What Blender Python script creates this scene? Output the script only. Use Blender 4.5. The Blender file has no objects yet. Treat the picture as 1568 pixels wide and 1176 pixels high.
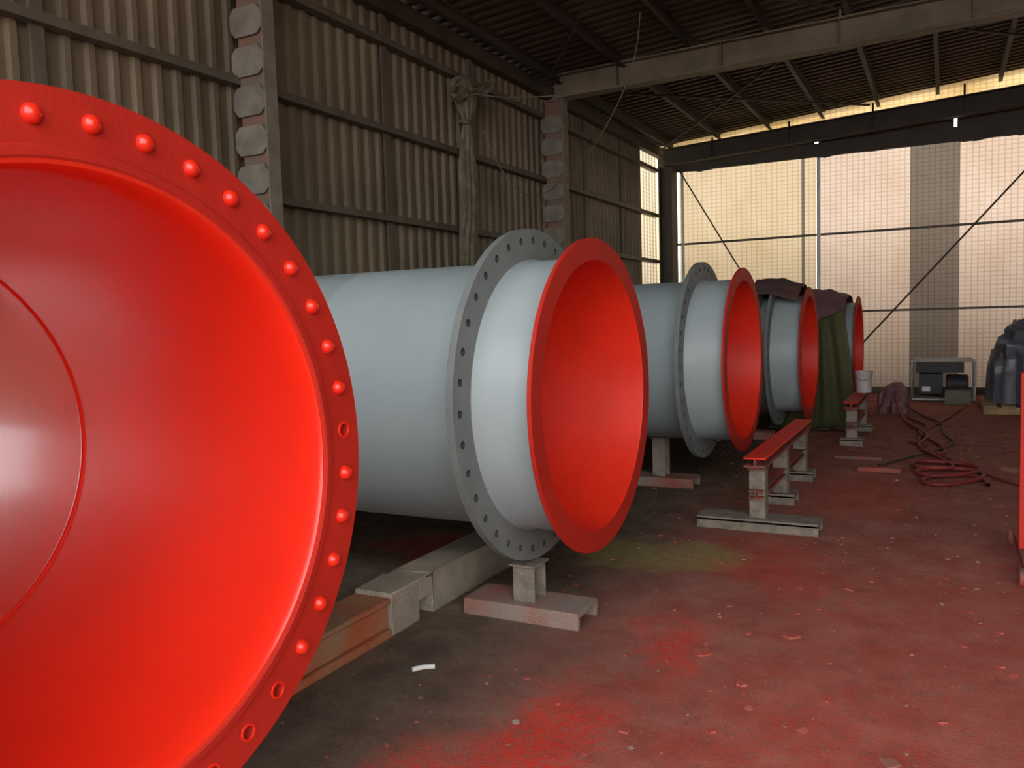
import bpy, bmesh, math, random
from mathutils import Vector, Matrix, noise
random.seed(7)
S = bpy.context.scene
S.view_settings.view_transform = 'Standard'
S.view_settings.look = 'None'

# ------------------------------------------------------------------ materials
def nt(name):
    m = bpy.data.materials.new(name); m.use_nodes = True
    t = m.node_tree; b = t.nodes['Principled BSDF']
    return m, t, b
def paint(name, col, rough=0.5, metal=0.0, var=0.25, scale=6.0, bump=0.0, coat=0.0, bscale=60.0, col2=None, spec=0.5, lo=0.35, hi=0.65):
    m, t, b = nt(name)
    tc = t.nodes.new('ShaderNodeTexCoord')
    n = t.nodes.new('ShaderNodeTexNoise'); n.inputs['Scale'].default_value = scale
    n.inputs['Detail'].default_value = 6
    t.links.new(tc.outputs['Object'], n.inputs['Vector'])
    r = t.nodes.new('ShaderNodeValToRGB')
    c2 = col2 if col2 else tuple(c*(1-var) for c in col)
    r.color_ramp.elements[0].position = lo; r.color_ramp.elements[1].position = hi
    r.color_ramp.elements[0].color = (*c2, 1); r.color_ramp.elements[1].color = (*col, 1)
    t.links.new(n.outputs['Fac'], r.inputs['Fac'])
    t.links.new(r.outputs['Color'], b.inputs['Base Color'])
    b.inputs['Roughness'].default_value = rough; b.inputs['Metallic'].default_value = metal
    b.inputs['Specular IOR Level'].default_value = spec
    if coat: b.inputs['Coat Weight'].default_value = coat; b.inputs['Coat Roughness'].default_value = 0.14
    if bump:
        n2 = t.nodes.new('ShaderNodeTexNoise'); n2.inputs['Scale'].default_value = bscale; n2.inputs['Detail'].default_value = 4
        t.links.new(tc.outputs['Object'], n2.inputs['Vector'])
        bp = t.nodes.new('ShaderNodeBump'); bp.inputs['Strength'].default_value = bump; bp.inputs['Distance'].default_value = 0.02
        t.links.new(n2.outputs['Fac'], bp.inputs['Height']); t.links.new(bp.outputs['Normal'], b.inputs['Normal'])
    return m

M_red_gloss = paint('red_gloss_paint', (0.86, 0.026, 0.008), 0.34, var=0.08, scale=2.5, bump=0.04, bscale=25, coat=0.45)
M_red = paint('red_paint', (0.80, 0.030, 0.010), 0.5, var=0.12, scale=3, bump=0.06, bscale=40, spec=0.35)
M_redf = paint('dull_red_flange_paint', (0.50, 0.022, 0.011), 0.6, var=0.15, scale=3, bump=0.08, bscale=60, spec=0.3)
M_grey = paint('grey_blue_paint', (0.36, 0.425, 0.43), 0.45, var=0.08, scale=3, bump=0.04, bscale=120)
M_flange = paint('grey_flange_primer', (0.19, 0.215, 0.205), 0.6, var=0.15, scale=8, bump=0.1, bscale=90)
M_hole = paint('hole_dark', (0.06, 0.07, 0.065), 0.7)
M_conc = paint('rough_concrete', (0.26, 0.22, 0.17), 0.9, var=0.4, scale=12, bump=0.5, bscale=70)
M_concl = paint('pale_concrete', (0.38, 0.32, 0.245), 0.9, var=0.3, scale=6, bump=0.5, bscale=70)
M_conc_red = paint('oversprayed_concrete', (0.27, 0.21, 0.17), 0.9, scale=3.5, bump=0.5, bscale=70, col2=(0.30, 0.10, 0.07))
M_orange = paint('orange_primer', (0.46, 0.09, 0.025), 0.7, scale=3, bump=0.2, col2=(0.36,0.20,0.11))
M_rust = paint('oversprayed_steel', (0.36, 0.05, 0.035), 0.7, scale=9, bump=0.2, col2=(0.12, 0.08, 0.06))
M_wall = paint('brown_sheet_metal', (0.21, 0.162, 0.098), 0.6, var=0.35, scale=1.3, bump=0.05)
M_roof = paint('roof_sheet_metal', (0.085, 0.06, 0.038), 0.75, var=0.4, scale=1.0)
M_girt = paint('girt_steel', (0.14, 0.115, 0.08), 0.65, var=0.3, scale=4)
M_beam = paint('beam_steel', (0.23, 0.185, 0.12), 0.65, var=0.35, scale=3)
M_darkbeam = paint('dark_beam_steel', (0.07, 0.056, 0.04), 0.7, var=0.3, scale=3)
M_col = paint('column_steel', (0.25, 0.215, 0.16), 0.7, var=0.3, scale=5)
M_batten = paint('batten_plate', (0.26, 0.23, 0.18), 0.7, var=0.35, scale=6)
M_primer = paint('red_brown_primer', (0.22, 0.12, 0.08), 0.75, scale=4.5, col2=(0.17, 0.13, 0.095))
M_white = paint('white_pipe', (0.75, 0.75, 0.72), 0.5, var=0.1)
M_dark = paint('dark_engine', (0.03, 0.03, 0.032), 0.6, var=0.4, scale=20)
M_rod = paint('rod_steel', (0.06, 0.05, 0.04), 0.6)
M_canvas = paint('beige_canvas', (0.24, 0.21, 0.14), 0.95, var=0.4, scale=9, bump=0.5, bscale=25)
M_green = paint('green_tarp', (0.125, 0.13, 0.058), 0.6, var=0.25, scale=2, bump=0.4, bscale=5)
M_purple = paint('faded_purple_tarp', (0.22, 0.11, 0.115), 0.7, var=0.3, scale=3, bump=0.4, bscale=6)
M_black = paint('dark_plastic_sheet', (0.105, 0.11, 0.13), 0.38, var=0.25, scale=2, bump=0.5, bscale=5)
M_dkcloth = paint('dark_red_cloth', (0.12,0.055,0.05), 0.9, scale=3, bump=0.4, bscale=8, col2=(0.08,0.055,0.05))
M_hose = paint('red_hose', (0.26, 0.03, 0.025), 0.6, var=0.4, scale=10)
M_hosed = paint('dark_hose', (0.07, 0.04, 0.035), 0.6)
M_wood = paint('pallet_wood', (0.35, 0.23, 0.11), 0.8, var=0.4, scale=8)
M_bucket = paint('bucket_plastic', (0.50, 0.48, 0.45), 0.5, var=0.2, scale=12)
M_flake = paint('paint_flake', (0.52, 0.05, 0.03), 0.7, scale=3, col2=(0.30, 0.12, 0.09))
M_pale = paint('pale_chip', (0.36, 0.27, 0.21), 0.8, var=0.3)

def sheet_mat(name, col, col2, k=1.0, lowk=0.32):
    m = bpy.data.materials.new(name); m.use_nodes = True; t = m.node_tree
    col = tuple(c*k for c in col); col2 = tuple(c*k for c in col2)
    t.nodes.clear()
    out = t.nodes.new('ShaderNodeOutputMaterial')
    tc = t.nodes.new('ShaderNodeTexCoord')
    sx = t.nodes.new('ShaderNodeSeparateXYZ'); t.links.new(tc.outputs['Object'], sx.inputs[0])
    def saw(sock, per, lo):
        a = t.nodes.new('ShaderNodeMath'); a.operation = 'DIVIDE'; a.inputs[1].default_value = per; t.links.new(sock, a.inputs[0])
        f = t.nodes.new('ShaderNodeMath'); f.operation = 'FRACT'; t.links.new(a.outputs[0], f.inputs[0])
        g = t.nodes.new('ShaderNodeMath'); g.operation = 'GREATER_THAN'; g.inputs[1].default_value = lo; t.links.new(f.outputs[0], g.inputs[0])
        return g.outputs[0]
    gx = saw(sx.outputs['X'], 0.095, 0.2); gz = saw(sx.outputs['Z'], 0.075, 0.2)
    mul = t.nodes.new('ShaderNodeMath'); mul.operation = 'MULTIPLY'; t.links.new(gx, mul.inputs[0]); t.links.new(gz, mul.inputs[1])
    n = t.nodes.new('ShaderNodeTexNoise'); n.inputs['Scale'].default_value = 0.9; n.inputs['Detail'].default_value = 5
    t.links.new(tc.outputs['Object'], n.inputs['Vector'])
    mr = t.nodes.new('ShaderNodeMapRange'); mr.inputs[1].default_value = 0.35; mr.inputs[2].default_value = 0.65
    t.links.new(n.outputs['Fac'], mr.inputs[0])
    mx = t.nodes.new('ShaderNodeMix'); mx.data_type = 'RGBA'; mx.inputs[6].default_value = (*col2, 1); mx.inputs[7].default_value = (*col, 1)
    t.links.new(mr.outputs[0], mx.inputs[0])
    mx2 = t.nodes.new('ShaderNodeMix'); mx2.data_type = 'RGBA'
    t.links.new(mul.outputs[0], mx2.inputs[0])
    dk = t.nodes.new('ShaderNodeMix'); dk.data_type = 'RGBA'; dk.blend_type = 'MULTIPLY'; dk.inputs[0].default_value = 1
    t.links.new(mx.outputs[2], dk.inputs[6]); dk.inputs[7].default_value = (0.76, 0.72, 0.66, 1)
    t.links.new(dk.outputs[2], mx2.inputs[6]); t.links.new(mx.outputs[2], mx2.inputs[7])
    low_shade = t.nodes.new('ShaderNodeMapRange'); low_shade.inputs[1].default_value = 0.2; low_shade.inputs[2].default_value = 3.2  # shading from outside painted in: sheet colour darkens toward the bottom
    low_shade.inputs[3].default_value = lowk; low_shade.inputs[4].default_value = 1.0
    t.links.new(sx.outputs['Z'], low_shade.inputs[0])
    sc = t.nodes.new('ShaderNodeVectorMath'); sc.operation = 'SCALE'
    t.links.new(mx2.outputs[2], sc.inputs[0]); t.links.new(low_shade.outputs[0], sc.inputs['Scale'])
    tr = t.nodes.new('ShaderNodeBsdfTranslucent'); df = t.nodes.new('ShaderNodeBsdfDiffuse')
    t.links.new(sc.outputs[0], tr.inputs[0]); t.links.new(sc.outputs[0], df.inputs[0])
    ms = t.nodes.new('ShaderNodeMixShader'); ms.inputs[0].default_value = 0.2
    t.links.new(tr.outputs[0], ms.inputs[1]); t.links.new(df.outputs[0], ms.inputs[2])
    t.links.new(ms.outputs[0], out.inputs[0])
    return m
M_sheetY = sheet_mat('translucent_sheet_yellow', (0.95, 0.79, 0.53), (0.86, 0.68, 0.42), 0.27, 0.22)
M_sheetL = sheet_mat('translucent_sheet_added_sunlit', (0.95, 0.83, 0.60), (0.86, 0.72, 0.48), 0.50)
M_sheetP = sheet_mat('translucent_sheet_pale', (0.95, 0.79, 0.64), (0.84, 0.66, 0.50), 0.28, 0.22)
M_sheetS = sheet_mat('translucent_sheet_shadow', (0.95, 0.82, 0.66), (0.86, 0.70, 0.54), 0.075)  # shadow of the column behind, painted as a darker sheet colour
M_strip = sheet_mat('translucent_strip', (0.95, 0.74, 0.38), (0.62, 0.44, 0.18), 0.42)

# ------------------------------------------------------------------ mesh builder
class MB:
    def __init__(s): s.v = []; s.f = []; s.m = []; s.mats = []
    def mi(s, mat):
        if mat not in s.mats: s.mats.append(mat)
        return s.mats.index(mat)
    def add(s, vs, fs, mat, M=None):
        o = len(s.v)
        for p in vs:
            p = Vector(p); s.v.append(M @ p if M else p)
        k = s.mi(mat)
        for f in fs: s.f.append([i+o for i in f]); s.m.append(k)
    def box(s, a, b, mat, M=None):
        x0, y0, z0 = a; x1, y1, z1 = b
        vs = [(x0,y0,z0),(x1,y0,z0),(x1,y1,z0),(x0,y1,z0),(x0,y0,z1),(x1,y0,z1),(x1,y1,z1),(x0,y1,z1)]
        s.add(vs, [(0,3,2,1),(4,5,6,7),(0,1,5,4),(1,2,6,5),(2,3,7,6),(3,0,4,7)], mat, M)
    def lathe(s, prof, mats, n=128, M=None, closed=True):
        P = len(prof); vs = []
        for x, r in prof:
            for i in range(n):
                a = 2*math.pi*i/n; vs.append((x, r*math.cos(a), r*math.sin(a)))
        segs = P if closed else P-1
        for k in range(segs):
            k2 = (k+1) % P
            used = [(vs[q]) for q in range(k*n, k*n+n)] + [(vs[q]) for q in range(k2*n, k2*n+n)]
            fs = [(i, (i+1)%n, n+(i+1)%n, n+i) for i in range(n)]
            s.add(used, fs, mats[k] if isinstance(mats, list) else mats, M)
    def tube(s, pts, r, mat, n=10, cap=True):
        pts = [Vector(p) for p in pts]; rings = []
        up = Vector((0,0,1))
        for i, p in enumerate(pts):
            d = (pts[min(i+1,len(pts)-1)]-pts[max(i-1,0)]).normalized()
            a = d.cross(up)
            if a.length < 1e-3: a = d.cross(Vector((1,0,0)))
            a.normalize(); b = d.cross(a).normalized()
            rr = r[i] if isinstance(r, (list,tuple)) else r
            rings.append([p + a*rr*math.cos(2*math.pi*k/n) + b*rr*math.sin(2*math.pi*k/n) for k in range(n)])
        vs = [v for R in rings for v in R]; fs = []
        for i in range(len(pts)-1):
            for k in range(n):
                fs.append((i*n+k, i*n+(k+1)%n, (i+1)*n+(k+1)%n, (i+1)*n+k))
        if cap: fs.append(tuple(range(n))); fs.append(tuple(range((len(pts)-1)*n, len(pts)*n)))
        s.add(vs, fs, mat)
    def ibeam(s, a, b, w, h, mat, t=0.012, mat_top=None):
        a = Vector(a); b = Vector(b); d = (b-a); L = d.length; d.normalize()
        side = Vector((0,0,1)).cross(d).normalized(); up = d.cross(side)
        M = Matrix((( d.x, side.x, up.x, a.x),(d.y, side.y, up.y, a.y),(d.z, side.z, up.z, a.z),(0,0,0,1)))
        s.box((0,-w/2,0),(L,w/2,t),mat,M); s.box((0,-w/2,h-t),(L,w/2,h),mat_top or mat,M)
        s.box((0,-t/2,t),(L,t/2,h-t),mat,M)
    def make(s, name, bevel=0, angle=35, fixn=True, weld=True):
        me = bpy.data.meshes.new(name); me.from_pydata([tuple(p) for p in s.v], [], s.f)
        for m in s.mats: me.materials.append(m)
        me.polygons.foreach_set('material_index', s.m)
        if weld or fixn:
            bm = bmesh.new(); bm.from_mesh(me)
            if weld: bmesh.ops.remove_doubles(bm, verts=bm.verts, dist=1e-5)
            if fixn: bmesh.ops.recalc_face_normals(bm, faces=bm.faces)
            bm.to_mesh(me); bm.free()
        me.polygons.foreach_set('use_smooth', [True]*len(me.polygons))
        me.set_sharp_from_angle(angle=math.radians(angle))
        ob = bpy.data.objects.new(name, me); S.collection.objects.link(ob)
        if bevel:
            bv = ob.modifiers.new('bevel', 'BEVEL'); bv.width = bevel; bv.segments = 2; bv.limit_method = 'ANGLE'
        return ob

def holed_flange(mb, x0, x1, ri, ro, rb, hr, N, mat, off=0.0, mat_hole=None):
    sub = 4
    bpts = []
    for side in range(4):
        for k in range(sub):
            q = -1 + 2*k/sub
            bpts.append([(1, q), (-q, 1), (-1, -q), (q, -1)][side])
    half = math.pi/N
    for i in range(N):
        a0 = off + 2*math.pi*i/N
        vs = []
        for xx in (x0, x1):
            for (t, r) in bpts:
                a = a0 + t*half
                rad = (ro if r > 0.999 else ri if r < -0.999 else (ri+ro)/2 + r*(ro-ri)/2)
                vs.append((xx, rad*math.cos(a), rad*math.sin(a)))
            for k in range(16):
                an = math.atan2(bpts[k][1], bpts[k][0])
                rad = rb + hr*math.sin(an); a = a0 + hr*math.cos(an)/rb
                vs.append((xx, rad*math.cos(a), rad*math.sin(a)))
        fs = []; fh = []
        for k in range(16):
            k2 = (k+1) % 16
            fs.append((k, k2, 16+k2, 16+k)); fs.append((32+k, 32+k2, 48+k2, 48+k))
            fh.append((16+k, 16+k2, 48+k2, 48+k))
            r1, r2 = bpts[k][1], bpts[k2][1]
            if (r1 > .999 and r2 > .999) or (r1 < -.999 and r2 < -.999):
                fs.append((k, k2, 32+k2, 32+k))
        mb.add(vs, fs, mat); mb.add([vs[j] for j in range(64)], fh, mat_hole or mat)

def dome(mb, c, r, mat, h=0.9):
    n = 16; rings = 6; vs = []; fs = []
    for j in range(rings):
        ph = math.pi/2*j/rings
        for i in range(n):
            a = 2*math.pi*i/n
            vs.append((c[0]+r*h*math.sin(ph), c[1]+r*math.cos(ph)*math.cos(a), c[2]+r*math.cos(ph)*math.sin(a)))
    vs.append((c[0]+r*h, c[1], c[2]))
    for j in range(rings-1):
        for i in range(n): fs.append((j*n+i, j*n+(i+1)%n, (j+1)*n+(i+1)%n, (j+1)*n+i))
    for i in range(n): fs.append(((rings-1)*n+i, (rings-1)*n+(i+1)%n, rings*n))
    mb.add(vs, fs, mat)

# ------------------------------------------------------------------ pipes
def pipe_open_flange(name, loc, rz):
    mb = MB(); N = 39; rb = 0.785
    off = math.radians(95.4)
    holed_flange(mb, 0.0, -0.036, 0.735, 0.845, rb, 0.017, N, M_redf, off, M_redf)
    prof = [(0,0.735),(0.0,0.728),(0.007,0.722),(0.008,0.704),(0.004,0.699),(0.003,0.690),(-0.012,0.682),
            (-0.10,0.682),(-1.11,0.682),(-1.114,0.678),(-1.122,0.676),(-1.13,0.678),(-1.134,0.682),(-2.2,0.682),(-2.205,0.677),(-2.22,0.677),(-2.225,0.682),(-3.15,0.682),
            (-3.15,0.700),(-0.052,0.700),(-0.036,0.725),(-0.036,0.735)]
    mats = [M_redf]*4 + [M_red] + [M_red_gloss]*12 + [M_grey]*2 + [M_red]*3
    mb.lathe(prof[:], mats[:21], n=156, closed=False)
    openh = {10, 16, 17, 18}
    for i in range(N):
        a = off - 2*math.pi*i/N
        if i in openh:
            c = Vector((0.0, rb*math.cos(a), rb*math.sin(a)))
            mb.lathe([(0.0,0.017),(0.003,0.018),(0.003,0.0225),(0.0,0.0235)], M_red_gloss, 20, Matrix.Translation(c), closed=False)
            continue
        dome(mb, (0.0, rb*math.cos(a), rb*math.sin(a)), 0.0215, M_red_gloss, 1.0)
    ob = mb.make(name, angle=40); ob.location = loc; ob.rotation_euler = (0, 0, rz); return ob

def pipe_puddle_flange(name, loc, rz=0.0):
    mb = MB(); E = -3.12
    prof = [(0.0,0.668),(0.0,0.772),(-0.003,0.775),(-0.017,0.775),(-0.02,0.772),(-0.02,0.69),(-0.03,0.680),
            (-0.325,0.680),(-0.337,0.690),(-0.337,0.690),(-0.372,0.690),(-0.384,0.680),(-1.3,0.680),(-1.304,0.6815),(-1.315,0.6815),(-1.32,0.680),(E,0.680),
            (E,0.664),(-1.32,0.664),(-1.315,0.660),(-1.30,0.660),(-1.295,0.664),(-0.012,0.664)]
    mats = [M_redf]*5 + [M_grey]*12 + [M_red]*6
    mb.lathe(prof, mats, n=160, closed=True)
    holed_flange(mb, -0.337, -0.372, 0.68, 0.843, 0.785, 0.0185, 36, M_flange, 0.02, M_hole)
    ob = mb.make(name, angle=40); ob.location = loc; ob.rotation_euler = (0, 0, rz); return ob

P = [(-1.60, 1.12, 1.156), (-1.52, 3.83, 1.120), (-1.50, 7.12, 1.115), (-1.40, 10.20, 1.02), (-1.12, 13.15, 0.94)]
pipe_open_flange('flanged_steel_pipe', P[0], math.radians(-2.9))
for p in P[1:]: pipe_puddle_flange('flanged_steel_pipe', p)

# ------------------------------------------------------------------ stands
def tee_stand(x, y, top, foot=0.32):
    mb = MB()
    mb.box((x-foot, y-0.13, 0.0), (x+foot, y-0.10, 0.06), M_conc_red); mb.box((x-foot, y+0.10, 0.0), (x+foot, y+0.13, 0.06), M_conc_red)
    mb.box((x-foot, y-0.13, 0.06), (x+foot, y+0.13, 0.085), M_conc_red)
    mb.box((x-0.06, y-0.07, 0.085), (x+0.06, y-0.055, top-0.012), M_conc)
    mb.box((x-0.06, y+0.055, 0.085), (x+0.06, y+0.07, top-0.012), M_conc)
    mb.box((x-0.01, y-0.055, 0.085), (x+0.01, y+0.055, top-0.012), M_conc)
    mb.box((x-0.075, y-0.085, top-0.012), (x+0.075, y+0.085, top), M_conc)
    return mb.make('pipe_stand', bevel=0.004)
tee_stand(-1.875, 3.70, 0.277)
for k in (0, 2, 3, 4):
    tee_stand(P[k][0]-0.75, P[k][1], P[k][2]-(0.70 if k == 0 else 0.68))
for k in range(5): tee_stand(-4.1, P[k][1]+(0.13 if k == 0 else 0), P[k][2]-(0.70 if k == 0 else 0.68))

mb = MB()
x0, x1 = -2.57, -2.35
def gb(y0, y1, z0, z1, m): mb.box((x0, y0, z0), (x1, y1, z1), m)
gb(3.52, 4.85, 0.0, 0.21, M_concl); gb(3.40, 3.52, 0.10, 0.21, M_concl); gb(3.16, 3.40, 0.0, 0.21, M_concl)
gb(1.55, 3.16, 0.0, 0.04, M_orange)
mb.box((x0+0.02, 1.55, 0.04), (x1-0.02, 3.16, 0.16), M_orange); gb(1.55, 3.16, 0.16, 0.19, M_orange)
mb.make('ground_beam', bevel=0.008)

def trestle(x, y0, y1, h, posts, foots=True, name='trestle_bench'):
    mb = MB()
    mb.ibeam((x, y0, h-0.07), (x, y1, h-0.07), 0.15, 0.07, M_rust, 0.014, M_red if foots else M_redf)
    mb.ibeam((x, y0+0.02, h-0.29), (x, y1-0.02, h-0.29), 0.10, 0.055, M_rust, 0.010)
    for y in posts:
        mb.box((x-0.055, y-0.055, 0.07), (x+0.055, y+0.055, h-0.071), M_conc)
        mb.box((x-0.065, y-0.065, h-0.10), (x+0.065, y+0.065, h-0.071), M_rust)
    for k, y in enumerate(posts):
        w = 0.41 if k == 0 and foots else 0.12
        mb.box((x-w, y-0.12, 0), (x+w, y-0.085, 0.075), M_conc); mb.box((x-w, y+0.085, 0), (x+w, y+0.12, 0.075), M_conc)
        mb.box((x-w, y-0.12, 0.055), (x+w, y+0.12, 0.085), M_conc)
    return mb.make(name, bevel=0.004)
trestle(-1.15, 5.72, 7.95, 0.52, (5.86, 6.75, 7.75))
trestle(-0.92, 9.75, 11.4, 0.50, (9.95, 11.2), False)

mb = MB(); mb.lathe([(0,0.0),(0,0.085),(0.24,0.10),(0.25,0.106),(0.262,0.106),(0.262,0.095),(0.02,0.08),(0.02,0.0)], M_bucket, n=32, closed=False,
    M=Matrix.Rotation(math.radians(-90), 4, 'Y'))
pts = [(0.104*math.cos(a), 0.0, 0.235-0.08*math.sin(a)) for a in [math.pi*i/12 for i in range(13)]]
mb.tube([(p[0], -0.108, p[2]) for p in pts], 0.003, M_rod, 6)
b = mb.make('paint_bucket'); b.location = (-0.88, 10.95, 0.502)

# ------------------------------------------------------------------ building shell
WX = -5.15; YF = 16.4; YB = -2.5; YR = -1.2; XR = 6.5; EZ = 4.74; SL = 0.083
def roofz(x): return EZ + SL*(x-WX) if x < 3 else EZ + SL*(3-WX) - SL*(x-3)
def corrug_wall(name, x, y0, y1, z1, mat, per=0.18, d=0.04, z0=0.0, mb=None):
    mb = mb or MB(); y = y0; prof = []
    while y < y1:
        for f, o in ((0,0),(0.26,0),(0.34,d),(0.92,d)):
            if y+f*per <= y1: prof.append((y+f*per, o))
        y += per
    prof.append((y1, 0)); vs = []; fs = []
    for (yy, o) in prof: vs += [(x-o, yy, z0), (x-o, yy, z1)]
    for i in range(len(prof)-1): fs.append((2*i, 2*i+2, 2*i+3, 2*i+1))
    mb.add(vs, fs, mat)
    return mb
DY0, DY1, DZ = 0.74, 1.64, 1.35     # low opening beside the first pipe
mb = corrug_wall('w', WX, YB, DY0, EZ+0.16, M_wall)
corrug_wall('w', WX, DY0, DY1, EZ+0.16, M_wall, z0=DZ, mb=mb)
corrug_wall('w', WX, DY1, 15.30, EZ+0.16, M_wall, mb=mb)
mb.box((WX-0.06, DY0-0.06, 0), (WX+0.06, DY0, DZ+0.06), M_girt); mb.box((WX-0.06, DY1, 0), (WX+0.06, DY1+0.06, DZ+0.06), M_girt)
mb.box((WX-0.06, DY0, DZ), (WX+0.06, DY1, DZ+0.06), M_girt)
mb.make('wall_left', angle=10, weld=False)
mb = corrug_wall('w', WX, 15.30, YF, EZ+0.16, M_sheetL); mb.make('sunlit_wall_sheet', angle=10, weld=False)  # translucent sheet added to imitate the sunlit wall near the corner
mb = corrug_wall('w', XR, YB, YF, roofz(XR)+0.16, M_wall, 0.18, -0.035); mb.make('wall_right', angle=10, weld=False)

mb = MB(); prof = []; y = YR
while y < YF+0.1:
    prof += [(y,0),(y+0.07,0),(y+0.10,0.035),(y+0.17,0.035)]; y += 0.2
xs = [WX-0.15, 3.0, XR+0.15]; vs = []; fs = []
for yy, o in prof:
    for x in xs: vs.append((x, yy, roofz(x)+0.16+o))
for i in range(len(prof)-1):
    for k in range(2): fs.append((3*i+k, 3*i+k+1, 3*i+4+k, 3*i+3+k))
mb.add(vs, fs, M_roof); mb.make('ceiling', angle=10, weld=False, fixn=False)

mb = MB(); x = WX+0.35
while x < XR:
    z = roofz(x)
    mb.box((x-0.03, YR, z+0.145), (x+0.03, YF, z+0.155), M_darkbeam); mb.box((x-0.03, YR, z+0.02), (x+0.03, YF, z+0.03), M_darkbeam)
    mb.box((x-0.03, YR, z+0.03), (x-0.022, YF, z+0.145), M_darkbeam)
    x += 0.93
mb.make('roof_purlins')

def rafter(y, mat, z0, h=0.34, slope=0.012, w=0.22):
    mb = MB(); a = Vector((WX+0.25, y, z0)); b = Vector((XR-0.1, y, z0+slope*(XR-WX)))
    mb.ibeam(a, b, w, h, mat, 0.02)
    x = WX+1.2
    while x < XR-0.3:
        zz = z0+slope*(x-WX)
        mb.box((x-0.006, y-w/2+0.01, zz+0.02), (x+0.006, y+w/2-0.01, zz+h-0.02), mat)
        if roofz(x)+0.02 > zz+h: mb.tube([(x, y, zz+h-0.01), (x, y, roofz(x)+0.02)], 0.02, mat, 6)
        x += 1.4
    return mb
rafter(10.9, M_beam, 4.58, 0.33, 0.018, 0.22).make('roof_beam')
rafter(5.1, M_beam, 4.58, 0.33, 0.018, 0.22).make('roof_beam')
rafter(16.0, M_darkbeam, 4.42, 0.32, 0.050, 0.22).make('roof_beam')

mb = MB()
for (x0_, y0_, x1_, y1_) in ((-4.9,11.0,-1.2,15.9),(-1.2,11.0,-4.9,15.9),(-4.9,5.3,-1.2,10.6),(-1.2,5.3,-4.9,10.6),(-1.2,11.0,2.6,15.9),(-1.2,5.3,2.6,10.6)):
    mb.tube([(x0_,y0_,roofz(x0_)-0.02),(x1_,y1_,roofz(x1_)-0.02)], 0.02, M_darkbeam, 6)
mb.make('roof_braces')

def column(y0, y1, top=4.56):
    mb = MB(); xi = WX+0.39; xo = WX+0.10; t = 0.014
    mb.box((xi-t, y0-0.012, 0), (xi, y1+0.012, top), M_col)
    mb.box((xo, y0+0.02, 0), (xi-t, y0+0.03, top), M_primer); mb.box((xo, y1-0.03, 0), (xi-t, y1-0.02, top), M_primer)
    mb.box((xo, y0+0.03, 0), (xo+t, y1-0.03, top), M_col)
    z = 0.1
    while z < top-0.24:
        h = 0.23
        for yy in (y0-0.012, y1):
            outl = [(xo-0.05,z+0.06),(xo-0.005,z),(xi-0.07,z),(xi-0.015,z+0.05),(xi-0.015,z+h-0.06),(xi-0.06,z+h),(xo-0.005,z+h),(xo-0.05,z+h-0.05)]
            vs = [(p[0], yy, p[1]) for p in outl] + [(p[0], yy+0.014, p[1]) for p in outl]
            mb.add(vs, [tuple(range(8)), tuple(range(8,16))] + [(i,(i+1)%8,8+(i+1)%8,8+i) for i in range(8)], M_batten)
        z += 0.31
    mb.box((xo-0.05, y0-0.06, 0), (xi+0.06, y1+0.06, 0.02), M_col)
    mb.box((xo, y0-0.02, top), (xi+0.03, y1+0.02, top+0.02), M_col)
    return mb.make('steel_column')
column(5.05, 5.16); column(10.84, 10.98); column(-1.9, -1.75)
mb = MB()
mb.ibeam((0,0,0),(4.42,0,0),0.26,0.26,M_darkbeam,0.016)
c = mb.make('steel_column'); c.rotation_euler = (0, math.radians(-90), 0); c.location = (WX+0.42, 16.05, 0)

mb = MB(); gx = WX+0.005
for z in (0.75, 1.68, 2.62, 3.52, 4.40):
    for (ya, yb_) in (((YB, YF-0.3),) if z > DZ else ((YB, DY0-0.07), (DY1+0.07, YF-0.3))):
        mb.box((gx, ya, z), (gx+0.10, yb_, z+0.008), M_girt); mb.box((gx+0.092, ya, z-0.05), (gx+0.10, yb_, z), M_girt)
        mb.box((gx, ya, z-0.058), (gx+0.10, yb_, z-0.05), M_girt)
for y in (3.42, 7.15, 8.9, 12.5, 14.2):
    mb.box((gx, y-0.045, 0), (gx+0.03, y+0.045, EZ), M_girt)
mb.box((gx, YB, EZ-0.08), (gx+0.12, YF, EZ+0.10), M_darkbeam)
mb.make('trim_girts')

def flat(mb, x0, x1, z0, z1, mat, y=YF): mb.add([(x0,y,z0),(x1,y,z0),(x1,y,z1),(x0,y,z1)], [(0,1,2,3)], mat)
def quad(p, mat): mb.add(p, [(0,1,2,3)], mat)
mb = MB()
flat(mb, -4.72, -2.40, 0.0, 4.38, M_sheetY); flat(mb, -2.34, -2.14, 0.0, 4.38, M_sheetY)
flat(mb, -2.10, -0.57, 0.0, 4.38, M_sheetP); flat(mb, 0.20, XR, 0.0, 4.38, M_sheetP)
flat(mb, -0.57, 0.20, 0.0, 4.38, M_sheetS); flat(mb, -2.40, -2.34, 0.0, 4.38, M_sheetS)
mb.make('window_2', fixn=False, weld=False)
mb = MB()
flat(mb, -5.15, -4.76, 0, 4.38, M_wall)
BT = lambda x: 4.70+0.053*(x-WX)
for (a, b_) in ((-5.15, -2.16), (-2.10, 0.10), (0.15, XR)):
    quad([(a,YF,4.38),(b_,YF,4.38),(b_,YF,BT(b_)),(a,YF,BT(a))], M_darkbeam)
mb.make('wall_far', fixn=False, weld=False)
mb = MB()
quad([(WX,YF,BT(WX)),(3,YF,BT(3)),(3,YF,roofz(3)+0.17),(WX,YF,roofz(WX)+0.17)], M_strip)
mb.add([(3,YF,BT(3)),(XR,YF,roofz(XR)+0.1),(3,YF,roofz(3)+0.17)], [(0,1,2)], M_strip)
mb.make('window_3', fixn=False, weld=False)
mb = MB()
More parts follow.
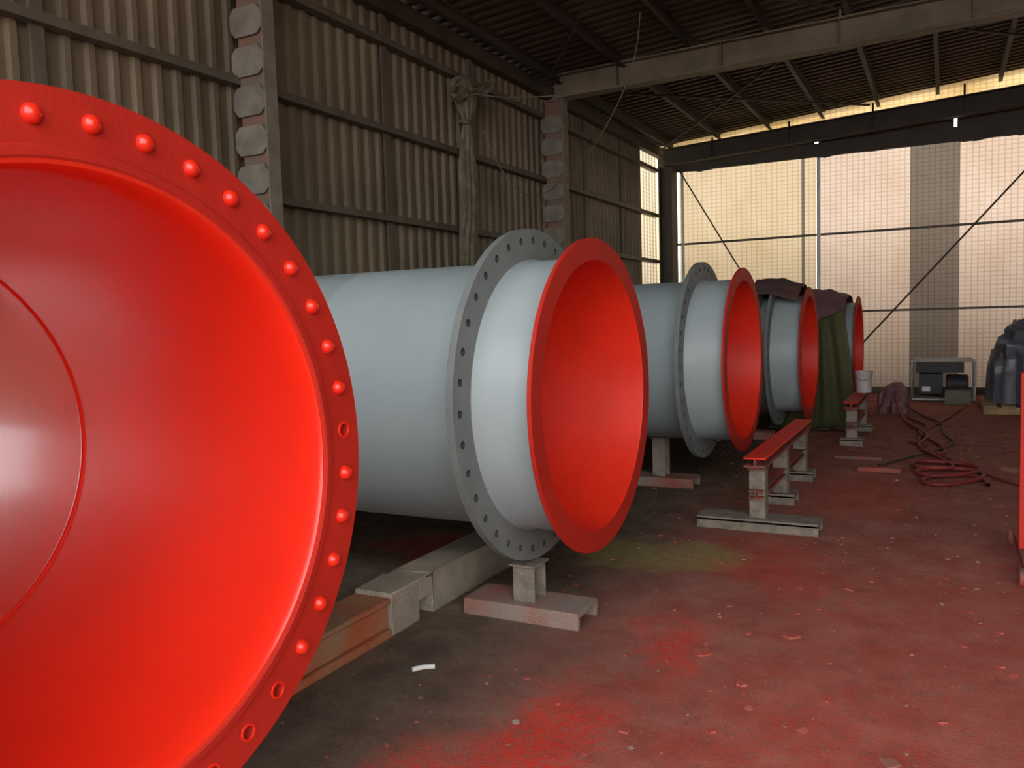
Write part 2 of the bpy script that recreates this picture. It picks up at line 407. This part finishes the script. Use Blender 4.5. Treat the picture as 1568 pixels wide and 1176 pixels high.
for z in (1.50, 2.93):
    mb.box((-4.75, YF-0.07, z-0.025), (XR, YF-0.02, z+0.015), M_girt)
mb.box((-4.75, YF-0.09, 4.34), (XR, YF-0.02, 4.42), M_darkbeam)
mb.box((-4.75, YF-0.05, 0), (XR, YF-0.01, 0.12), M_girt)
mb.make('trim_far_girts')
mb = MB()
mb.tube([(-2.08, YF-0.15, 0.0), (-2.08, YF-0.15, 4.42)], 0.035, M_white, 12); mb.make('downpipe')
mb = MB(); mb.tube([(-4.62, YF-0.13, 0.0), (-4.62, YF-0.13, 4.40)], 0.03, M_white, 12); mb.make('downpipe')
mb = MB()
mb.tube([(1.45, YF-0.18, 4.08), (-2.0, YF-0.18, 0.15)], 0.016, M_rod, 8)
mb.tube([(-4.7, YF-0.18, 4.42), (-2.2, YF-0.18, 0.12)], 0.014, M_rod, 8)
mb.make('cross_brace_rods')
mb = MB(); vs = []; fs = []; n = 120
for i in range(n+1):
    x = -4.7 + i*(XR+4.5)/n
    zb = 4.33 - 0.10*abs(noise.noise(Vector((x*1.3, 0, 3)))) - 0.05*abs(noise.noise(Vector((x*6, 0, 1)))) 
    dy = 0.04*noise.noise(Vector((x*3, 2, 0)))
    vs += [(x, YF-0.25+dy, 4.55), (x, YF-0.22+dy, zb)]
for i in range(n): fs.append((2*i, 2*i+2, 2*i+3, 2*i+1))
mb.add(vs, fs, M_darkbeam); mb.make('shade_cloth', fixn=False)

# ------------------------------------------------------------------ floor
def floor_mat():
    m, t, b = nt('dusty_oversprayed_concrete')
    L = t.links.new; N = t.nodes.new
    tc = N('ShaderNodeTexCoord')
    nA = N('ShaderNodeTexNoise'); nA.inputs['Scale'].default_value = 1.6; nA.inputs['Detail'].default_value = 8; nA.inputs['Roughness'].default_value = 0.65
    L(tc.outputs['Object'], nA.inputs['Vector'])
    sub = N('ShaderNodeVectorMath'); sub.operation = 'SUBTRACT'; L(nA.outputs['Color'], sub.inputs[0]); sub.inputs[1].default_value = (0.5,0.5,0.5)
    scl = N('ShaderNodeVectorMath'); scl.operation = 'SCALE'; L(sub.outputs[0], scl.inputs[0]); scl.inputs['Scale'].default_value = 1.1
    pos = N('ShaderNodeVectorMath'); pos.operation = 'ADD'; L(tc.outputs['Object'], pos.inputs[0]); L(scl.outputs[0], pos.inputs[1])
    def blob(cx, cy, rx, ry, amp=1.0, inner=0.25, rot=0):
        mp = N('ShaderNodeMapping'); mp.vector_type = 'TEXTURE'
        mp.inputs['Location'].default_value = (cx, cy, 0); mp.inputs['Scale'].default_value = (rx, ry, 1000); mp.inputs['Rotation'].default_value = (0,0,rot)
        L(pos.outputs[0], mp.inputs[0])
        ln = N('ShaderNodeVectorMath'); ln.operation = 'LENGTH'; L(mp.outputs[0], ln.inputs[0])
        mr = N('ShaderNodeMapRange'); mr.interpolation_type = 'SMOOTHSTEP'
        mr.inputs[1].default_value = inner; mr.inputs[2].default_value = 1.0; mr.inputs[3].default_value = amp; mr.inputs[4].default_value = 0
        L(ln.outputs['Value'], mr.inputs[0]); return mr.outputs[0]
    def noisefac(scale, lo, hi, a=0.0, c=1.0, det=6):
        n = N('ShaderNodeTexNoise'); n.inputs['Scale'].default_value = scale; n.inputs['Detail'].default_value = det; n.inputs['Roughness'].default_value = 0.7
        L(tc.outputs['Object'], n.inputs['Vector'])
        mr = N('ShaderNodeMapRange'); mr.inputs[1].default_value = lo; mr.inputs[2].default_value = hi; mr.inputs[3].default_value = a; mr.inputs[4].default_value = c
        L(n.outputs['Fac'], mr.inputs[0]); return mr.outputs[0]
    def mix(fac, c1, c2):
        mx = N('ShaderNodeMix'); mx.data_type = 'RGBA'
        if fac is not None: L(fac, mx.inputs[0])
        for k, c in ((6, c1), (7, c2)):
            if isinstance(c, tuple): mx.inputs[k].default_value = (*c, 1)
            else: L(c, mx.inputs[k])
        return mx.outputs[2]
    def mult(a, c):
        k = N('ShaderNodeMath'); k.operation = 'MULTIPLY'; L(a, k.inputs[0])
        if isinstance(c, float): k.inputs[1].default_value = c
        else: L(c, k.inputs[1])
        return k.outputs[0]
    dark = mix(noisefac(4, 0.35, 0.65), (0.095, 0.070, 0.050), (0.20, 0.15, 0.108))
    redd = mix(noisefac(3.0, 0.32, 0.68), (0.28, 0.072, 0.052), (0.38, 0.165, 0.125))
    sx = N('ShaderNodeSeparateXYZ'); L(pos.outputs[0], sx.inputs[0])
    xm = N('ShaderNodeMapRange'); xm.interpolation_type = 'SMOOTHSTEP'; xm.inputs[1].default_value = -2.1; xm.inputs[2].default_value = -1.1
    L(sx.outputs['X'], xm.inputs[0])
    col = mix(xm.outputs[0], dark, redd)
    col = mix(mult(blob(-1.62, 4.95, 0.75, 0.42, 0.9, 0.5), noisefac(12, 0.3, 0.6, 0.5, 1.0)), col, (0.34, 0.27, 0.10))
    spk = noisefac(28, 0.42, 0.62, 0.35, 1.0)
    for (cx, cy, rx, ry, am, ro) in ((-1.25,2.55,0.34,0.75,0.95,0.15),(-1.45,2.05,0.5,0.5,0.95,0),(-1.10,3.6,0.22,0.6,0.75,0.1),(-3.0,4.6,0.8,0.5,0.6,0),
                                  (-0.9,5.0,0.5,0.9,0.45,0.2),(-0.6,7.3,0.7,1.3,0.40,0),(-2.9,2.9,0.45,0.5,0.5,0),(-0.5,2.6,0.9,1.2,0.35,0),(0.2,4.0,1.6,2.5,0.26,0)):
        col = mix(mult(blob(cx,cy,rx,ry,am,0.2,ro), spk), col, (0.72, 0.034, 0.014))
    for (sc_, lo_, hi_, am_, c_) in ((9,0.50,0.66,0.35,(0.17,0.075,0.058)),(60,0.58,0.72,0.6,(0.48,0.27,0.21)),(34,0.60,0.72,0.6,(0.085,0.042,0.034)),(110,0.55,0.7,0.5,(0.11,0.05,0.04)),(18,0.62,0.70,0.45,(0.44,0.26,0.21))):
        col = mix(mult(noisefac(sc_, lo_, hi_, 0, 1.0, 5), am_), col, c_)
    L(col, b.inputs['Base Color']); b.inputs['Roughness'].default_value = 0.9; b.inputs['Specular IOR Level'].default_value = 0.2
    nb = N('ShaderNodeTexNoise'); nb.inputs['Scale'].default_value = 110; nb.inputs['Detail'].default_value = 6; L(tc.outputs['Object'], nb.inputs['Vector'])
    bp = N('ShaderNodeBump'); bp.inputs['Strength'].default_value = 0.4; bp.inputs['Distance'].default_value = 0.01
    L(nb.outputs['Fac'], bp.inputs['Height']); L(bp.outputs['Normal'], b.inputs['Normal'])
    return m
mb = MB(); mb.add([(-14,-16,0),(20,-16,0),(20,30,0),(-14,30,0)], [(0,1,2,3)], floor_mat()); mb.make('floor', fixn=False)

# ------------------------------------------------------------------ debris
mb = MB()
for i in range(1700):
    x = random.uniform(-2.3, 2.0); y = random.uniform(1.6, 12.0)
    if (-2.25 < x < -1.5 and 3.5 < y < 3.9) or (-1.6 < x < -0.7 and 5.7 < y < 6.0) or (-1.3 < x < -0.8 and y > 5.6): continue
    s = random.choice([0.003, 0.005, 0.007, 0.012]) * random.uniform(0.7, 1.5)
    if random.random() < 0.03: s *= 2.0
    k = random.randint(4, 6); a0 = random.uniform(0, 6.3)
    vs = [(x+s*random.uniform(0.5,1.2)*math.cos(a0+2*math.pi*j/k), y+s*random.uniform(0.5,1.2)*math.sin(a0+2*math.pi*j/k), 0.0015+random.uniform(0, s*0.5)) for j in range(k)]
    low = [(v[0], v[1], 0.0005) for v in vs]
    fs = [tuple(range(k))] + [(j, (j+1)%k, k+(j+1)%k, k+j) for j in range(k)]
    mb.add(vs+low, fs, M_flake if random.random() < 0.85 else M_pale)
for (x, y, s) in ((-0.80,2.25,0.045),(-0.62,3.9,0.035),(-0.95,3.55,0.04),(-1.02,2.75,0.025),(-0.45,4.7,0.03),(-0.15,2.9,0.03),(-0.72,3.3,0.03)):
    k = 7; vs = [(x+s*random.uniform(0.6,1.3)*math.cos(0.9*j+1), y+s*random.uniform(0.6,1.3)*math.sin(0.9*j+1), 0.003+random.uniform(0,0.012)) for j in range(k)]
    mb.add(vs+[(v[0],v[1],0.0006) for v in vs], [tuple(range(k))]+[(j,(j+1)%k,k+(j+1)%k,k+j) for j in range(k)], M_flake)
mb.make('paint_flakes', weld=False)
mb = MB(); mb.tube([(-2.03,2.86,0.012),(-2.00,2.90,0.013),(-1.96,2.93,0.012)], 0.011, M_white, 8); mb.make('roller_sleeve')

# ------------------------------------------------------------------ cloth helpers
def loft(mb, rings, mat, n=40, folds=7, fa=0.12, seed=0):
    vs = []; fs = []
    for j, (cx, cy, cz, rx, ry) in enumerate(rings):
        for i in range(n):
            a = 2*math.pi*i/n
            f = 1 + fa*math.sin(folds*a + seed + 0.5*math.sin(j*0.7)) + 0.25*noise.noise(Vector((math.cos(a)*1.5+seed, math.sin(a)*1.5, cz*2.0)))
            vs.append((cx+rx*f*math.cos(a), cy+ry*f*math.sin(a), cz))
    m = len(rings)
    for j in range(m-1):
        for i in range(n): fs.append((j*n+i, j*n+(i+1)%n, (j+1)*n+(i+1)%n, (j+1)*n+i))
    fs.append(tuple(range(n))); fs.append(tuple(range((m-1)*n, m*n)))
    mb.add(vs, fs, mat)
mb = MB(); cx, cy = WX+0.21, 8.45
prof = [(1.0,.06,.15),(1.4,.06,.16),(1.9,.06,.14),(2.4,.06,.16),(2.9,.06,.14),(3.35,.065,.12),(3.6,.06,.09),(3.72,.045,.06),(3.80,.035,.045),(3.88,.05,.08),(4.0,.075,.16),(4.15,.085,.21),(4.25,.06,.17),(4.31,.03,.08)]
rings = []
for k in range(len(prof)-1):
    for q in range(4):
        t_ = q/4; z = prof[k][0]*(1-t_)+prof[k+1][0]*t_
        rings.append((cx+0.015*math.sin(z*5), cy+0.05*math.sin(z*2.2)-0.03*(z-3), z, prof[k][1]*(1-t_)+prof[k+1][1]*t_, prof[k][2]*(1-t_)+prof[k+1][2]*t_))
loft(mb, rings, M_canvas, 48, 9, 0.2)
def flap(mb, p0, p1, w0, w1, mat, seed):
    p0 = Vector(p0); p1 = Vector(p1); nu, nv = 12, 10; vs = []
    for i in range(nu+1):
        u = i/nu; c = p0.lerp(p1, u)
        for j in range(nv+1):
            v = j/nv-0.5; w = (w0*(1-u)+w1*u)
            off = 0.035*math.sin(v*14+seed+u*3)+0.03*noise.noise(Vector((u*3, v*4, seed)))
            vs.append((c.x+0.05+off, c.y+v*w*0.5, c.z+v*w*0.8+0.05*math.sin(u*5+seed)*u))
    fs = [(i*(nv+1)+j, (i+1)*(nv+1)+j, (i+1)*(nv+1)+j+1, i*(nv+1)+j+1) for i in range(nu) for j in range(nv)]
    mb.add(vs, fs, mat)
flap(mb, (cx+0.04, cy, 4.15), (cx+0.06, cy+0.45, 4.32), 0.16, 0.32, M_canvas, 1)
flap(mb, (cx+0.04, cy, 4.12), (cx+0.06, cy-0.40, 4.05), 0.16, 0.38, M_canvas, 4)
mb.tube([(cx+0.05*math.cos(a), cy+0.07*math.sin(a)-0.03, 3.80+0.01*math.sin(3*a)) for a in [i*math.pi/6 for i in range(13)]], 0.018, M_canvas, 8)
mb.make('knotted_canvas', angle=60, fixn=False)

def sheet(name, fn, nu, nv, mat, thick=0.008):
    vs = [fn(i/nu, j/nv) for i in range(nu+1) for j in range(nv+1)]
    fs = [(i*(nv+1)+j, (i+1)*(nv+1)+j, (i+1)*(nv+1)+j+1, i*(nv+1)+j+1) for i in range(nu) for j in range(nv)]
    mb = MB(); mb.add(vs, fs, mat); ob = mb.make(name, angle=180, fixn=False)
    so = ob.modifiers.new('thick', 'SOLIDIFY'); so.thickness = thick; so.offset = 1
    return ob
def path(pts, t):
    L = [0]
    for a, b in zip(pts, pts[1:]): L.append(L[-1]+math.hypot(b[0]-a[0], b[1]-a[1]))
    d = t*L[-1]
    for k in range(len(pts)-1):
        if d <= L[k+1]+1e-9:
            q = (d-L[k])/(L[k+1]-L[k]); return pts[k][0]*(1-q)+pts[k+1][0]*q, pts[k][1]*(1-q)+pts[k+1][1]*q
    return pts[-1]
def arcs(yc, zc, R, a0, a1, n=14):
    return [(yc+R*math.cos(math.radians(a0+(a1-a0)*i/n)), zc+R*math.sin(math.radians(a0+(a1-a0)*i/n))) for i in range(n+1)]
Z5 = P[4][2]
P5 = arcs(13.15, Z5, 0.88, 10, 185) + [(12.2,0.6),(12.1,0.3),(12.0,0.05),(11.85,0.035)]
def tarp5(u, v):
    y, z = path(P5, v); x = -2.6 + u*(1.36)
    w = noise.noise(Vector((x*2.3, y*1.7, z*1.5)))*0.07 + 0.03*math.sin(x*22+3*z)*(1 if z < 1.1 else 0.3)
    out = max(0, 1.0-z)
    dr = 0.09*max(0, u-0.8)/0.2
    d = Vector((0, y-13.15, z-Z5)).normalized() if z > 0.5 else Vector((0,0,0))
    return (x + out*0.15*u + 0.05*noise.noise(Vector((z*3, y*2, 5))), y - abs(w)*(1 if y < 13.1 else -1)*1.0 - d.y*dr, max(0.03, z - d.z*dr + (abs(w) if z > 1.5 else 0)))
sheet('purple_tarp', tarp5, 50, 90, M_purple)
G = arcs(13.15, Z5, 0.98, 140, 168, 8) + [(11.95,0.80),(11.7,0.45),(11.45,0.2),(11.2,0.04),(11.0,0.03)]
def tarpg(u, v):
    y, z = path(G, v); q = 1-min(1, z/1.6)
    x = -2.0 + u*0.74 + 0.30*q*(u-0.1)
    w = 0.055*math.sin(u*26+z*1.0)*(0.3+0.7*min(1,v*2)) + 0.03*noise.noise(Vector((x*3, z*2, 1)))
    return (x, y+w, max(0.025, z+0.015*noise.noise(Vector((x*6, y*5, 0)))-0.16*(1-v)*math.sin(3*u))) 
sheet('green_tarp', tarpg, 90, 70, M_green)
Z4 = P[3][2]
D = arcs(10.2, Z4, 0.74, 20, 160)
def dk(u, v):
    y, z = path(D, v); x = -2.65 + u*0.78
    w = 0.06*abs(noise.noise(Vector((x*3, y*2.5, 9)))) + 0.02*abs(math.sin(y*9))
    d = Vector((0, y-10.2, z-Z4)).normalized()*w
    return (x, y+d.y, z+d.z)
sheet('dark_cloth', dk, 30, 50, M_dkcloth)
def dk2(u, v):
    yy, zz = path(arcs(10.2, Z4, 0.87, 45, 130, 24), v); x = -1.98 + u*0.52
    d = Vector((0, yy-10.2, zz-Z4)).normalized()
    w = 0.05*abs(noise.noise(Vector((x*3, yy*2, 2)))) + 0.02*abs(math.sin(v*13+u*2))
    drop = 0.10*max(0, (u-0.55))/0.45
    return (x, yy+d.y*(w-drop), zz+d.z*(w-drop))
sheet('red_cloth', dk2, 30, 60, M_dkcloth)

def mound(name, cx, cy, rx, ry, h, mat, seed=0, amp=0.25, n=96, m=40, pw=0.75, ridge=0.04, fold=0.0):
    mb = MB(); vs = []; fs = []
    for j in range(m):
        ph = (math.pi/2)*j/m
        for i in range(n):
            a = 2*math.pi*i/n
            sq = 1.0/max(abs(math.cos(a)), abs(math.sin(a)))**0.45 if fold else 1.0
            d = Vector((math.cos(a)*math.cos(ph), math.sin(a)*math.cos(ph), math.sin(ph)))
            fade = math.cos(ph)**0.5
            f = 1 + amp*noise.noise(d*1.4+Vector((seed,0,0))) + ridge*math.sin(9*a+seed+4*ph)*fade
            f -= fold*abs(noise.noise(Vector((d.x*4+seed, d.y*4, d.z*1.2))))*(0.35+fade)
            f -= fold*0.5*abs(noise.noise(Vector((d.x*9+seed, d.y*9+d.z*3, d.z*4))))
            vs.append((cx+rx*d.x*f*sq, cy+ry*d.y*f*sq, max(0.0, h*(d.z**pw if d.z > 0 else 0)*(0.5+0.5*f))))
    vs.append((cx, cy, vs[-1][2]))
    for j in range(m-1):
        for i in range(n): fs.append((j*n+i, j*n+(i+1)%n, (j+1)*n+(i+1)%n, (j+1)*n+i))
    for i in range(n): fs.append(((m-1)*n+i, (m-1)*n+(i+1)%n, m*n))
    mb.add(vs, fs, mat); return mb.make(name, angle=60)
mound('crumpled_tarp_pile', -0.68, 13.6, 0.24, 0.6, 0.42, M_purple, 3, 0.18, fold=0.15)
o = mound('tarp_covered_stack', 1.38, 14.0, 0.85, 0.72, 1.25, M_black, 8.3, 0.14, pw=0.38, ridge=0.015, fold=0.28); o.location.z = 0.128
mb = MB()
for k in range(3): mb.box((0.48, 13.3+k*0.62, 0.0), (2.26, 13.4+k*0.62, 0.10), M_wood)
for k in range(8): mb.box((0.48+k*0.225, 13.25, 0.10), (0.65+k*0.225, 14.75, 0.125), M_wood)
mb.make('wooden_pallet', bevel=0.003)

mb = MB(); gx0, gx1, gy0, gy1 = -0.48, 0.42, 15.0, 15.55
for y in (gy0, gy1):
    mb.tube([(gx0,y,0.02),(gx0,y,0.62),(gx0+0.04,y,0.66),(gx1-0.04,y,0.66),(gx1,y,0.62),(gx1,y,0.02)], 0.022, M_bucket, 8)
    mb.tube([(gx0,y,0.03),(gx1,y,0.03)], 0.02, M_bucket, 8)
for x in (gx0, gx1):
    for z in (0.03, 0.64): mb.tube([(x,gy0,z),(x,gy1,z)], 0.02, M_bucket, 8)
mb.box((gx0+0.06, gy0+0.06, 0.46), (gx1-0.15, gy1-0.06, 0.62), M_dark)
mb.box((gx0+0.10, gy0+0.10, 0.12), (gx0+0.45, gy1-0.08, 0.44), M_dark)
mb.lathe([(0,0.0),(0,0.14),(0.02,0.155),(0.30,0.155),(0.32,0.14),(0.32,0.0)], M_dark, 24, Matrix.Translation((gx0+0.50, 15.27, 0.27)), closed=False)
mb.box((gx0+0.03, gy0+0.03, 0.04), (gx1-0.03, gy1-0.03, 0.08), M_dark)
mb.box((gx0+0.15, gy0+0.03, 0.16), (gx0+0.27, gy0+0.09, 0.24), M_white)
mb.make('portable_generator', bevel=0.004)
mb = MB(); mb.box((0.0, 14.55, 0.0), (0.36, 14.85, 0.22), M_girt); mb.box((0.02,14.57,0.22),(0.34,14.83,0.235), M_dark)
mb.tube([(0.06,14.7,0.235),(0.08,14.7,0.30),(0.28,14.7,0.30),(0.30,14.7,0.235)],0.01,M_dark,8); mb.make('tool_box', bevel=0.01)

def hose(name, pts, r, mat):
    cu = bpy.data.curves.new(name, 'CURVE'); cu.dimensions = '3D'; sp = cu.splines.new('NURBS'); sp.points.add(len(pts)-1)
    for p, q in zip(sp.points, pts): p.co = (*q, 1)
    sp.order_u = 4; sp.use_endpoint_u = True; cu.bevel_depth = r; cu.bevel_resolution = 3; cu.materials.append(mat)
    ob = bpy.data.objects.new(name, cu); S.collection.objects.link(ob); return ob
pts = []
for i in range(30):
    a = i*0.62; rr = 0.30+0.10*math.sin(i*1.3)
    pts.append((0.10+rr*math.cos(a)*0.75-0.004*i, 7.85+rr*1.2*math.sin(a)+0.03*i, 0.02+0.001*i))
pts += [(-0.1,9.3,0.03),(-0.32,10.0,0.02),(-0.1,10.7,0.02),(-0.35,11.5,0.02),(-0.55,12.3,0.05),(-0.62,12.9,0.3)]
hose('coiled_red_hose', pts, 0.018, M_hose)
hose('air_hose', [(-0.55,8.6,0.013),(-0.2,9.5,0.013),(0.25,10.2,0.013),(-0.1,11.0,0.013),(0.1,12.2,0.013),(-0.5,13.0,0.03),(-0.6,13.6,0.3)], 0.013, M_hosed)
hose('air_hose', [(0.6,7.9,0.012),(0.3,8.4,0.012),(0.1,9.0,0.03),(-0.25,9.8,0.012),(-0.3,11.2,0.012),(0.1,12.7,0.012),(0.3,14.4,0.03)], 0.012, M_hose)
hose('air_hose', [(-0.35,10.2,0.02),(-0.05,9.9,0.02),(-0.3,9.5,0.02),(0.1,9.3,0.02),(-0.1,10.4,0.02),(-0.4,11.2,0.02),(-0.05,11.6,0.02),(-0.45,12.4,0.03)], 0.016, M_hose)
mb = MB(); mb.box((-1.0,8.95,0),(-0.55,9.05,0.03),M_rust); mb.box((-0.72,8.3,0),(-0.35,8.42,0.04),M_rust); mb.make('scrap_steel_strips', bevel=0.003)
hose('hanging_cable', [(-4.75,8.5,3.75),(-4.74,8.9,3.2),(-4.7,9.7,2.95),(-4.7,10.4,3.3),(-4.7,10.5,3.4)], 0.007, M_canvas)
hose('hanging_cable', [(-4.6,10.5,3.4),(-4.2,10.3,3.6),(-3.6,9.8,4.0),(-3.2,9.5,4.5),(-3.1,9.3,4.95)], 0.007, M_canvas)
hose('hanging_cable', [(-4.8,8.4,4.1),(-4.6,9.5,4.2),(-3.5,10.6,4.55),(0,10.65,4.65),(5,10.65,4.8)], 0.008, M_canvas)

mb = MB(); px, py = 0.412, 5.55
mb.box((px-0.025, py-0.025, 0.05), (px+0.025, py+0.025, 1.12), M_redf)
mb.box((px-0.025, py-0.5, 0.05), (px+0.025, py+0.5, 0.10), M_rust); mb.box((px+0.025, py-0.02, 1.07), (px+0.88, py+0.02, 1.12), M_redf)
mb.box((px+0.88, py-0.025, 0.05), (px+0.93, py+0.025, 1.12), M_redf); mb.box((px+0.025, py-0.02, 0.40), (px+0.88, py+0.02, 0.44), M_redf)
mb.box((px+0.88, py-0.5, 0.05), (px+0.93, py+0.5, 0.10), M_rust)
for xx in (px-0.035, px+0.905):
    for yy in (py-0.45, py+0.45):
        mb.lathe([(-0.015,0.0),(-0.015,0.05),(0.015,0.05),(0.015,0.0)], M_rust, 20, Matrix.Translation((xx, yy, 0.05)), closed=False)
mb.make('wheeled_trolley_frame', bevel=0.003)

# ------------------------------------------------------------------ lights
w = bpy.data.worlds.new('World'); S.world = w; w.use_nodes = True
bg = w.node_tree.nodes['Background']; bg.inputs[0].default_value = (0.98, 0.98, 1.0, 1); bg.inputs[1].default_value = 4.5
sd = bpy.data.lights.new('sun', 'SUN'); sd.energy = 5.0; sd.angle = math.radians(1.0); sd.color = (1.0, 0.93, 0.82)
so = bpy.data.objects.new('sun', sd); S.collection.objects.link(so)
dirv = Vector((0.35, -1.0, -0.62)).normalized()
so.rotation_euler = dirv.to_track_quat('-Z', 'Y').to_euler(); so.location = (-6, 30, 18)

# ------------------------------------------------------------------ camera
cd = bpy.data.cameras.new('camera'); cam = bpy.data.objects.new('camera', cd); S.collection.objects.link(cam)
cd.sensor_width = 36; cd.lens = 29.09; cd.clip_start = 0.05
R = Matrix.Rotation(math.radians(27.7), 4, 'Z') @ Matrix.Rotation(math.radians(90-4.33), 4, 'X') @ Matrix.Rotation(math.radians(-1.72), 4, 'Z')
cam.matrix_world = Matrix.Translation((0, 0, 1.5)) @ R
S.camera = cam
